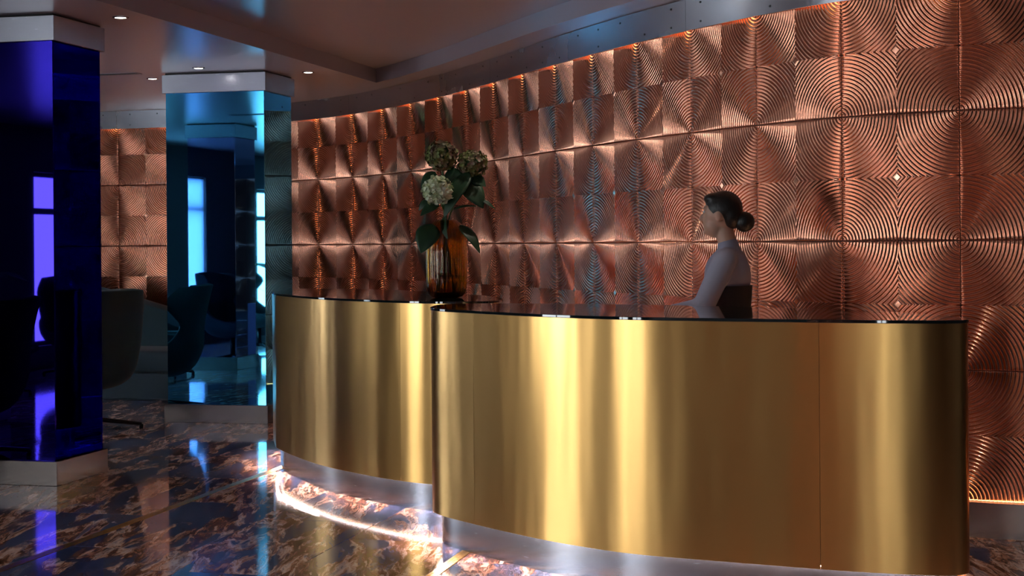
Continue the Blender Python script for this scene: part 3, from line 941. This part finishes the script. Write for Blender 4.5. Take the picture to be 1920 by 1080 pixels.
def vloc(px, py, dd=0.0):
    """photo measurement to a place near the vase: metres right of / above the camera axis at its distance"""
    u, v = px - 960, py - 454.9
    s, c = math.sin(0.0077), math.cos(0.0077)
    u, v = u * c - v * s, v * c + u * s
    y = VY + dd
    return Vector((u * y / 3000, y, HC - v * y / 3000))
def hydrangea(label, head, dd, rad, pm, npet, psize, stem_from, leaves, squash=(1, 1, .9)):
    hp = vloc(*head, dd)
    root = empty('hydrangea', (VX, VY, ZTOP + 0.02))
    tag(root, label, 'flower', 'hydrangeas in the amber vase')
    o0 = Vector(root.location)
    bm = bmesh.new()
    sx, sy = stem_from
    p0 = Vector((VX + sx, VY + sy, ZTOP + 0.03)); p1 = Vector((VX + sx * -0.2, VY + sy * -0.2, ZTOP + 0.40))
    pts = [tuple(x for x in catmull([tuple(p0), tuple(p1), tuple(p1.lerp(hp, .5) + Vector((0, 0, .01))), tuple(hp)], t * 2.999 / 14)) for t in range(15)]
    tube(bm, [Vector(p) - o0 for p in pts], .0052, 8)
    bm_obj('stem', bm, M['stem'], root, True)
    vs, fs = [], []
    rr = random.Random(int(head[0]))
    for k in range(npet):
        zf = 1 - 2 * (k + .5) / npet; a = k * 2.39996
        nrm = Vector((math.sqrt(1 - zf * zf) * math.cos(a), math.sqrt(1 - zf * zf) * math.sin(a), zf))
        nrm = (nrm + Vector((rr.uniform(-.25, .25), rr.uniform(-.25, .25), rr.uniform(-.25, .25)))).normalized()
        c = hp + Vector((nrm.x * squash[0], nrm.y * squash[1], nrm.z * squash[2])) * rad * rr.uniform(.80, .98) - o0
        t1 = nrm.orthogonal().normalized(); t2 = nrm.cross(t1); tw = rr.uniform(0, PI)
        for q in range(4):
            aa = tw + q * PI / 2
            d = t1 * math.cos(aa) + t2 * math.sin(aa); s_ = nrm.cross(d)
            ps = psize * rr.uniform(.8, 1.15); lift = rr.uniform(.1, .5)
            b0 = len(vs)
            vs += [c, c + d * ps * .5 - s_ * ps * .42 + nrm * ps * lift * .5, c + d * ps * .62 + nrm * ps * lift * .3, c + d * ps * .5 + s_ * ps * .42 + nrm * ps * lift * .5,
                   c + d * ps * 1.02 - s_ * ps * .25 + nrm * ps * lift, c + d * ps * 1.02 + s_ * ps * .25 + nrm * ps * lift]
            fs += [(b0, b0 + 1, b0 + 2), (b0, b0 + 2, b0 + 3), (b0 + 1, b0 + 4, b0 + 2), (b0 + 2, b0 + 5, b0 + 3), (b0 + 2, b0 + 4, b0 + 5)]
    tag(mesh_obj('flower_head', vs, fs, pm, root, smooth=True), kind='stuff')
    bm = bmesh.new()
    bmesh.ops.create_icosphere(bm, subdivisions=3, radius=1.0, matrix=Matrix.Translation(hp - o0) @ Matrix.Diagonal((rad * .78 * squash[0], rad * .78 * squash[1], rad * .78 * squash[2], 1)))
    bm_obj('flower_core', bm, M['stem'], root, True)
    for (b, t, w, db, dt, nx, nz) in leaves:
        B = vloc(*b, db) - o0; T = vloc(*t, dt) - o0
        leaf(root, B, T, w / 346, (nx, -1, nz), M['leaf'], nl=16, serr=0.03)
    return root
hydrangea('tall dusky green hydrangea, the highest bloom in the amber vase', (828, 292), 0.02, 0.090, M['petal_dark'], 130, 0.022, (0.03, 0.02),
          [((816, 322), (790, 356), 27, 0.0, -0.03, -.3, .2), ((855, 350), (846, 312), 42, 0.0, 0.03, .1, -.2), ((832, 406), (839, 449), 16, -0.02, -0.13, -.5, .1)])
hydrangea('dusky green hydrangea leaning over the right shoulder of the vase', (886, 307), 0.04, 0.083, M['petal_dark'], 120, 0.021, (-0.04, -0.01),
          [((872, 340), (906, 391), 44, 0.0, -0.05, .3, .4), ((884, 330), (911, 350), 26, 0.02, 0.0, .4, .3), ((902, 374), (929, 393), 8, -0.03, -0.05, .2, .6),
           ((849, 393), (897, 388), 8, 0.0, 0.0, 0, 1.5), ((862, 421), (900, 475), 27, -0.03, -0.10, .8, .2)])
hydrangea('pale cream green hydrangea, the open bloom low in the bunch', (821, 357), -0.10, 0.078, M['petal_pale'], 70, 0.031, (-0.01, 0.04),
          [((880, 322), (833, 408), 36, -0.02, -0.10, -.3, .5), ((822, 380), (788, 405), 22, -0.04, -0.10, -.2, .5), ((803, 374), (785, 395), 15, 0.0, 0.0, -.4, .2),
           ((811, 420), (789, 475), 47, -0.06, -0.14, -.15, .1)], (1.02, .9, .86))

# ------------------------------------------------------------------ receptionist
def capsule(bm, a, b, ra, rb, sy=1.0, seg=14):
    a, b = Vector(a), Vector(b)
    t = (b - a).normalized()
    pts, rad = [], []
    for k in range(5): th = PI / 2 * (1 - k / 5); pts.append(a - t * ra * math.sin(th)); rad.append(max(1e-3, ra * math.cos(th)))
    for k in range(5): pts.append(a.lerp(b, k / 4)); rad.append(ra + (rb - ra) * k / 4)
    for k in range(1, 6): th = PI / 2 * k / 5; pts.append(b + t * rb * math.sin(th)); rad.append(max(1e-3, rb * math.cos(th)))
    tube(bm, pts, rad, seg)
def blob(bm, c, r):
    bmesh.ops.create_icosphere(bm, subdivisions=3, radius=1.0, matrix=Matrix.Translation(c) @ Matrix.Diagonal((*r, 1)))
def remeshed(name, bm, matl, parent, vox, smooth=4):
    bmesh.ops.recalc_face_normals(bm, faces=bm.faces[:])
    o = bm_obj(name, bm, matl, parent)
    m = o.modifiers.new('skin', 'REMESH'); m.mode = 'VOXEL'; m.voxel_size = vox; m.use_smooth_shade = True
    s_ = o.modifiers.new('soft', 'SMOOTH'); s_.iterations = smooth; s_.factor = 0.5
    return o
person = empty('person', (1.045, 7.76, 0), PI - 0.30)
tag(person, 'person with black hair in a bun, pale shirt and black skirt behind the longer desk', 'person')
bm = bmesh.new()
# torso, neck, head
blob(bm, (-.01, 0, .90), (.105, .150, .13)); blob(bm, (0, 0, 1.04), (.088, .118, .12)); blob(bm, (.0, 0, 1.20), (.098, .140, .14))
capsule(bm, (-.01, -.13, 1.285), (-.01, .13, 1.285), .045, .045)
capsule(bm, (-.015, 0, 1.28), (.012, 0, 1.42), .050, .044)
HX = 0.035
blob(bm, (HX - .008, 0, 1.510), (.088, .070, .092)); blob(bm, (HX + .025, 0, 1.455), (.058, .052, .070))
capsule(bm, (HX + .078, 0, 1.508), (HX + .094, 0, 1.478), .007, .011)            # nose
capsule(bm, (HX + .074, -.016, 1.448), (HX + .074, .016, 1.448), .008, .008)     # mouth
blob(bm, (HX + .066, 0, 1.413), (.018, .020, .014))                              # chin
for s in (-1, 1):
    blob(bm, (HX - .005, s * .072, 1.488), (.018, .008, .030))                   # ear
    blob(bm, (HX + .066, s * .030, 1.530), (.016, .024, .006))                   # brow
    # arm: shoulder, elbow, wrist, palm, fingers
    sh = Vector((-.01, s * .155, 1.275)); el = Vector((.085 if s > 0 else .06, s * .205, 1.055)); wr = Vector((.275, s * .135, 1.025))
    capsule(bm, sh, el, .043, .034); capsule(bm, el, wr, .034, .023)
    fw = (wr - el).normalized(); lat = Vector((0, s, 0)); lat = (lat - fw * lat.dot(fw)).normalized(); dn = fw.cross(lat) * (1 if fw.cross(lat).z < 0 else -1)
    pc_ = wr + fw * .045
    for q in range(4):
        ro = wr + fw * .02 + lat * (-.024 + .016 * q)
        k1 = wr + fw * .085 + lat * (-.028 + .0185 * q)
        capsule(bm, ro, k1, .012, .010, seg=8)
        l_ = (.030, .036, .034, .026)[q]
        k2 = k1 + (fw * .9 + dn * .35).normalized() * l_; k3 = k2 + (fw * .6 + dn * .8).normalized() * l_ * .75
        capsule(bm, k1, k2, .0088, .0082, seg=8); capsule(bm, k2, k3, .0082, .0072, seg=8)
    th0 = wr + fw * .03 - lat * .022; th1 = th0 + (fw * .7 - lat * .75 + dn * .2).normalized() * .036; th2 = th1 + (fw * .95 - lat * .2 + dn * .2).normalized() * .028
    capsule(bm, th0, th1, .012, .0098, seg=8); capsule(bm, th1, th2, .0095, .0078, seg=8)
    # leg
    hip = Vector((-.01, s * .085, .84)); kn = Vector((.015, s * .085, .46)); an = Vector((-.02, s * .085, .075))
    capsule(bm, hip, kn, .080, .052); capsule(bm, kn, an, .050, .034); capsule(bm, an + Vector((-.01, 0, -.02)), an + Vector((.13, 0, -.045)), .032, .024)
body = remeshed('body', bm, M['skin'], person, 0.0065, 3)
bm = bmesh.new()      # shirt: torso, collar and sleeves
blob(bm, (0, 0, 1.06), (.105, .135, .13)); blob(bm, (0, 0, 1.20), (.113, .155, .140))
capsule(bm, (-.01, -.135, 1.283), (-.01, .135, 1.283), .056, .056)
capsule(bm, (-.012, 0, 1.285), (-.004, 0, 1.345), .066, .054)
for s in (-1, 1):
    sh = Vector((-.01, s * .157, 1.272)); el = Vector((.085 if s > 0 else .06, s * .207, 1.055)); wr = Vector((.24, s * .15, 1.03))
    capsule(bm, sh, el, .060, .052); capsule(bm, el, wr, .050, .038)
remeshed('shirt', bm, M['shirt'], person, 0.009, 4)
# black skirt, high at the back waist
bm = bmesh.new()
pr_ = [(.124, 1.155), (.119, 1.10), (.112, 1.03), (.126, .95), (.140, .88), (.138, .75), (.125, .60), (.118, .52), (.112, .52), (.112, .60)]
rg = lathe(bm, [(1.0 * r, z) for r, z in pr_], 36, close=False)
for v in bm.verts: v.co.y *= 1.22; v.co.x *= .96
bm_obj('skirt', bm, M['black_cloth'], person, True)
bm = bmesh.new()      # hair: cap swept back, bun low behind
blob(bm, (HX - .020, 0, 1.528), (.092, .078, .088)); blob(bm, (HX - .055, 0, 1.495), (.060, .070, .070))
blob(bm, (HX + .030, 0, 1.575), (.050, .058, .030))
hr = remeshed('hair', bm, M['hair'], person, 0.008, 3)
bm = bmesh.new(); blob(bm, (HX - .118, 0, 1.462), (.050, .052, .050))
bn = bm_obj('hair_bun', bm, M['hair'], hr, True)
for s in (-1, 1):
    bm = bmesh.new(); blob(bm, (HX + .070, s * .030, 1.513), (.008, .012, .007)); ey = bm_obj('eye', bm, mat('eye_white', (.8, .8, .8), .2), body, True)
    bm = bmesh.new()
    capsule(bm, (-.045, s * .085, .038), (.125, s * .085, .030), .036, .030)
    for v in bm.verts: v.co.z = max(0.001, v.co.z)
    bm_obj('shoe', bm, M['shoe'], person, True)
